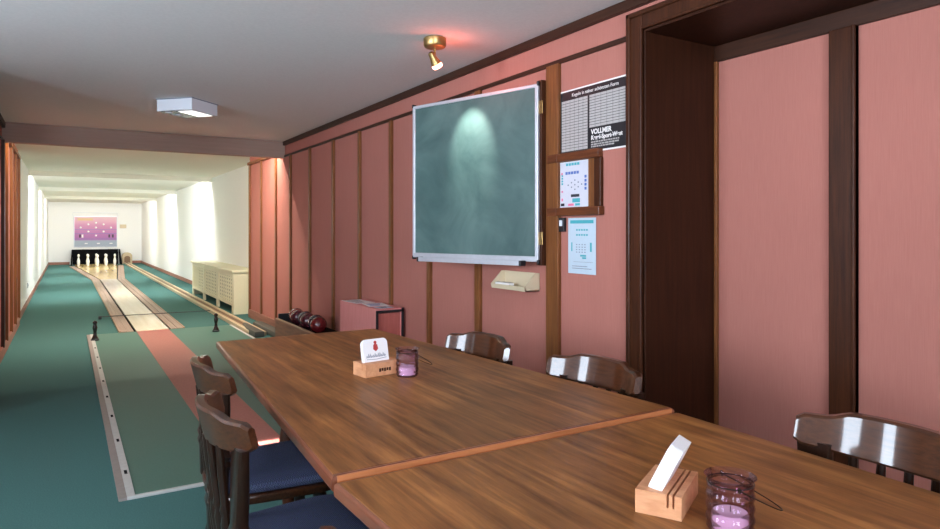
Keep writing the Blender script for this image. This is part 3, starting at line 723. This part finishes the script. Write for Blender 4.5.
# ------------------------------------------------------------------ tables
tabs = [('far', [(.460, 1.292), (1.468, 1.292), (1.349, 3.155), (.579, 3.155)], .75), ('near', [(.462, 1.286), (1.468, 1.286), (1.42, -.60), (.51, -.60)], .741)]
labs = ['trapezoid brown wooden table, the farther one, narrowing towards the lane', 'brown wooden table in the foreground, pushed end to end against the farther one']
for (nm, P, z), lab in zip(tabs, labs):
    t = thing('dining_table', lab, 'table', ((P[0][0]+P[1][0])/2, (P[0][1]+P[2][1])/2, 0), 0, 'two tables pushed together')
    ox, oy = t.location.x, t.location.y
    Q = [(x-ox, y-oy) for x, y in P]
    if nm == 'near': Q = Q[::-1]
    cen = Vector((sum(x for x, y in Q)/4, sum(y for x, y in Q)/4))
    ins = [tuple(Vector(p)+(cen-Vector(p)).normalized()*.016) for p in Q]
    bm = BM(); prism(bm, Q, z-.034, z-.0008, .009, 3); obj('edge_band', bm, M['wood_edge'], t)
    bm = BM(); prism(bm, ins, z-.006, z); obj('table_top', bm, M['wood_table'], t)
    if nm == 'far':
        bm = BM(); box(bm, P[0][0]-ox+.012, P[1][0]-ox-.012, P[0][1]-oy-.0015, P[0][1]-oy+.004, z-.02, z-.001, .001); obj('seam_band', bm, M['wood_seam'], t)
    lg = [(cen.x+math.copysign(.15, x-cen.x), y+math.copysign(.34, cen.y-y)) for x, y in Q]
    bm = BM(); prism(bm, [tuple(Vector(p)+(cen-Vector(p)).normalized()*.22) for p in Q], z-.11, z-.034); obj('apron', bm, M['wood_dark_h'], t)
    for x, y in lg:
        bm = BM(); lathe(bm, [(.03, 0), (.034, .01), (.028, .06), (.036, .2), (.042, .36), (.03, .44), (.044, .47), (.03, .50), (.044, .54), (.044, z-.09)], (x, y, 0), 16); obj('leg', bm, M['wood_dark'], t, True)

# ------------------------------------------------------------------ chairs
CW = .200   # half width of the crest
def crest_bm():
    bm = BM(); rings = []
    n = 28
    for i in range(n+1):
        u = -1+2*i/n; y = CW*u; x = -.228+.066*u*u
        sx, sy = .132*u, CW; l = math.hypot(sx, sy); nx, ny = sy/l, -sx/l     # normal in plan (towards the sitter)
        sm = lambda e0, e1, v: (lambda k: k*k*(3-2*k))(min(1, max(0, (v-e0)/(e1-e0))))
        au = abs(u)
        zt = .806 + .014*(1-sm(.45, .72, au)) - .010*sm(.93, 1.0, au)**2
        zb_ = .738 - .016*(1-au*au) + .008*sm(.93, 1.0, au)**2
        th = .015 if au < .96 else .011
        lean = .155
        def P(o, z, x=x, y=y, nx=nx, ny=ny): return (x+nx*o - (z-.77)*lean*1.6, y+ny*o, z)
        b = .006
        rings.append([P(th-b, zb_), P(th, zb_+b), P(th, zt-b), P(th-b, zt), P(-th+b, zt), P(-th, zt-b), P(-th, zb_+b), P(-th+b, zb_)])
    return loft(bm, rings)
def crest_x(y): return -.228+.066*(y/CW)**2
def make_chair(lab):
    t = thing('dining_chair', lab, 'chair')
    obj('crest_rail', crest_bm(), M['wood_chair'], t, True)
    # seat board, rounded trapezoid
    P = []
    for k in range(40):
        a = 2*PI*k/40; ca, sa = math.cos(a), math.sin(a)
        e = .42
        x = .205*math.copysign(abs(ca)**e, ca); y = (.205+.022*x/.205)*math.copysign(abs(sa)**e, sa)
        P.append((x, y))
    bm = BM(); prism(bm, P, .383, .413, .008, 2); obj('seat', bm, M['wood_chair'], t)
    bm = BM(); rings = []
    for s, z in ((.90, .444), (.95, .450), (.965, .462), (.94, .474), (.86, .481), (.6, .485), (.2, .486)): rings.append([(x*s+.008, y*s, z-.032) for x, y in P])
    loft(bm, rings); obj('cushion', bm, M['cushion'], t, True)
    # flat shaped back posts with turned rings
    for s in (-1, 1):
        bm = BM(); rings = []
        for z, hw, hd_ in ((.398, .020, .016), (.45, .022, .018), (.50, .026, .020), (.515, .032, .024), (.53, .026, .020), (.545, .032, .024), (.56, .027, .019), (.62, .035, .018), (.69, .040, .017), (.745, .043, .014)):
            f = (z-.43)/(.745-.43); cy = s*(.150+.012*f); cx = -.185 + (crest_x(.162)+.185+.002)*f
            rings.append([(cx+hd_*math.copysign(abs(math.cos(a))**.5, math.cos(a)), cy+hw*math.copysign(abs(math.sin(a))**.5, math.sin(a)), z) for a in [2*PI*(k+.5)/16 for k in range(16)]])
        loft(bm, rings); obj('back_post', bm, M['wood_chair_up'], t, True)
    for y in (-.087, -.029, .029, .087):
        bm = BM(); f = []
        for z, r in ((.405, .009), (.48, .012), (.54, .014), (.56, .010), (.575, .014), (.59, .010), (.66, .011), (.735, .009)):
            k = (z-.44)/(.735-.44); f.append(((-.19+(crest_x(y)+.19)*k, y, z), r))
        tube(bm, [p for p, r in f], [r for p, r in f], 10); obj('spindle', bm, M['wood_chair_up'], t, True)
    for sx in (-1, 1):
        for sy in (-1, 1):
            bm = BM(); a = Vector((sx*.13, sy*.13, .388)); b = Vector((sx*.19, sy*.18, 0))
            rs = ((0, .022), (.12, .024), (.2, .018), (.24, .025), (.28, .018), (.5, .024), (.8, .018), (.9, .020), (1, .013))
            tube(bm, [a+(b-a)*k for k, r in rs], [r for k, r in rs], 12); obj('leg', bm, M['wood_chair_up'], t, True)
    return t
GL = 'dark wooden dining chairs around the tables'
chairs = [(.53, 1.76, 0, 'dark wooden chair on the left of the table, the nearer of the two whole ones'),
          (.603, 2.33, 0, 'dark wooden chair on the left of the table, the farther one towards the lane'),
          (.515, .775, 0, 'dark wooden chair left of the front table, only its backrest tip showing'),
          (1.36, .765, 180, 'dark wooden chair in front of the pink recess at the far right'),
          (1.328, 1.655, 186, 'dark wooden chair on the right of the table, by the dark doorway jamb'),
          (1.272, 2.29, 186, 'dark wooden chair on the right of the table, below the chalk box')]
c0 = make_chair(chairs[0][3])
for i, (x, y, r, lab) in enumerate(chairs):
    if i == 0: c0.location = (x, y, 0); c0.rotation_euler = (0, 0, R(r)); c0['group'] = GL
    else: dup(c0, (x, y, 0), R(r), lab, GL)

# ------------------------------------------------------------------ coaster blocks, coasters, lanterns
def rounded(w, h, r, n=6):
    P = []
    for cx, cy, a0 in ((w/2-r, h/2-r, 0), (-w/2+r, h/2-r, 90), (-w/2+r, -h/2+r, 180), (w/2-r, -h/2+r, 270)):
        for k in range(n+1):
            a = R(a0+90*k/n); P.append((cx+r*math.cos(a), cy+r*math.sin(a)))
    return P
def block(lab, loc, rot, w, d, h, slots):
    """slots run along local y; w across, d deep"""
    t = thing('coaster_block', lab, 'coaster holder', loc, R(rot), 'wooden coaster holders on the tables')
    # cross-section in xz with slots from the top
    P = [(-w/2, 0), (w/2, 0), (w/2, h)]
    for x, sw_ in sorted(slots, reverse=True): P += [(x+sw_/2, h), (x+sw_/2, h*.45), (x-sw_/2, h*.45), (x-sw_/2, h)]
    P.append((-w/2, h))
    bm = BM(); prism(bm, P, -d/2, d/2, mat=Matrix.Rotation(PI/2, 4, 'X')); obj('block_body', bm, M['wood_block'], t)
    return t
SL = [(.017, .004), (.027, .004)]
B1 = ((.930, 2.146, .7505), -81); B2 = ((.961, .862, .7415), -61.5)
b1 = block('pale wooden coaster block on the farther table beside the lantern', B1[0], B1[1], .082, .143, .045, [(.022, .004), (.031, .004)])
bm = BM()
for k, y in enumerate((-.014, -.004, .006, .016, .026)): box(bm, .0408, .0416, y-.0038, y+.0038, .014+.002*(k % 2), .026)
obj('burnt_mark', bm, M['wood_jamb'], b1)
b2 = block('pale wooden coaster block with narrow slots on the front table', B2[0], B2[1], .082, .143, .042, SL)

def coaster_stack(lab, base, lean, x0, yoff, n, th, sz, z0, mark):
    """square rounded card coasters standing in a slot, side by side along local x and leaning towards it"""
    mtx = Matrix.Translation(base[0]) @ Matrix.Rotation(R(base[1]), 4, 'Z') @ Matrix.Translation((x0, yoff, z0)) @ Matrix.Rotation(R(lean), 4, 'Y')
    # card frame: local x -> block y, local y -> up, local z -> block x
    fr = Matrix(((0, 0, 1, 0), (1, 0, 0, 0), (0, 1, 0, sz/2), (0, 0, 0, 1)))
    for k in range(n):
        t = bpy.data.objects.new('beer_mat', None); C.objects.link(t); t.matrix_world = mtx @ fr @ Matrix.Translation((0, 0, k*th))
        tag(t, lab(k), 'coaster', 'card coasters in the wooden blocks')
        bm = BM(); prism(bm, rounded(sz, sz, .018), 0, th*.94); obj('card', bm, M['card'], t)
        if mark and k == n-1:
            z = th*.94
            bm = BM(); prism(bm, [(.0, .034), (-.008, .029), (-.010, .014), (0, .006), (.010, .014), (.008, .029)], z-.0002, z+.0004); lathe(bm, [(.006, 0), (.006, .0004)], (0, .037, z), 10); obj('crest_mark', bm, M['red_ink'], t)
            bm = BM(); rnd = random.Random(3); x = -.040
            while x < .038:
                hgt = rnd.choice((.008, .009, .014)); tube(bm, [(x, -.014, z), (x+.002, -.014+hgt, z), (x+.005, -.013, z)], .0013, 5); x += .0066
            tube(bm, [(-.040, -.019, z), (0, -.021, z), (.040, -.018, z)], .0010, 5)
            obj('script_mark', bm, M['grey_ink'], t)
def nth(k): return ['first', 'second', 'third', 'fourth', 'fifth', 'sixth', 'seventh', 'eighth'][k]
coaster_stack(lambda k: ('front white coaster with a red crest, standing in the block beside the far lantern' if k == 5 else 'white coaster behind the crested one in the far block, %s from the back' % nth(k)), B1, -12, -.004, -.006, 6, .003, .1, .020, True)
coaster_stack(lambda k: 'white card coaster leaning in the front block, %s counted from the left' % nth(k), B2, 26, -.024, -.0135, 8, .0031, .094, .0405, False)

def lantern(lab, loc, rot, clab, hang):
    t = thing('lantern', lab, 'lantern', loc, R(rot), 'purple glass lanterns on the tables')
    out = []
    for i in range(49):
        z = .094*i/48; r = .0385+.0012*math.sin(z/.0195*2*PI+.5) if .006 < z < .078 else .0385
        if z >= .078: r = .0385-.0045*math.sin((z-.078)/.016*PI) + .004*((z-.078)/.016)
        if z < .006: r = .034+.0045*(z/.006)
        out.append((r, z))
    inn = [(r-.0022, max(z, .005)) for r, z in reversed(out)]
    bm = BM(); lathe(bm, out+inn, n=40, caps=False)
    bmesh.ops.holes_fill(bm, edges=[e for e in bm.edges if e.is_boundary])
    obj('glass_jar', bm, M['purple_glass'], t, True, 100)
    bm = BM(); tube(bm, [(.0378*math.cos(a), .0378*math.sin(a), .083) for a in [2*PI*k/36 for k in range(36)]], .0011, 6, True)
    for s in (-1, 1): tube(bm, [(s*.0395+.0045*math.cos(a), 0, .083+.0045*math.sin(a)) for a in [2*PI*k/12 for k in range(12)]], .0009, 5, True)
    obj('neck_wire', bm, M['wire'], t, True)
    # bail handle hanging over one side (local -y)
    pts = []
    for k in range(25):
        a = PI*k/24; y = -math.sin(a)*.086; pts.append((.040*math.cos(a)*(1+.10*math.sin(a)), y, .083-hang*math.sin(a)))
    bm = BM(); tube(bm, pts, .0011, 6); obj('handle', bm, M['wire'], t, True)
    c = thing('tealight_candle', clab, 'candle', (loc[0], loc[1], loc[2]+.0055), 0, 'candles in the lanterns')
    bm = BM(); lathe(bm, [(.002, 0), (.029, 0), (.030, .004), (.030, .024), (.028, .027), (.003, .0255)], n=24); obj('wax', bm, M['wax'], c, True)
    bm = BM(); tube(bm, [(0, 0, .026), (.0008, 0, .036)], .0008, 6); obj('wick', bm, M['black_plastic'], c)
lantern('purple ribbed glass lantern with wire handle on the farther table', (1.005, 2.06, .7503), 62, 'pale wax candle inside the lantern on the farther table', .045)
lantern('purple ribbed glass lantern with wire handle at the bottom edge on the front table', (.962, .726, .7413), 58, 'pale wax candle inside the lantern on the front table', .045)

# ------------------------------------------------------------------ camera
cam = bpy.data.cameras.new('camera'); co = bpy.data.objects.new('camera', cam); C.objects.link(co)
co.location = (0, 0, 1.25); co.rotation_euler = (R(90), 0, -math.atan((470-66.5)/660))
cam.sensor_width = 36; cam.lens = 36*660/940; cam.shift_y = -(264.5-231)/940
cam.clip_start = .02
scene.camera = co
vs = scene.view_settings
vs.view_transform = 'Standard'; vs.look = 'None'; vs.gamma = 1; vs.use_curve_mapping = False; vs.exposure = 0
scene.cycles.use_denoising = True
scene.cycles.max_bounces = 10; scene.cycles.diffuse_bounces = 6; scene.cycles.transparent_max_bounces = 16
scene.cycles.sample_clamp_indirect = 8
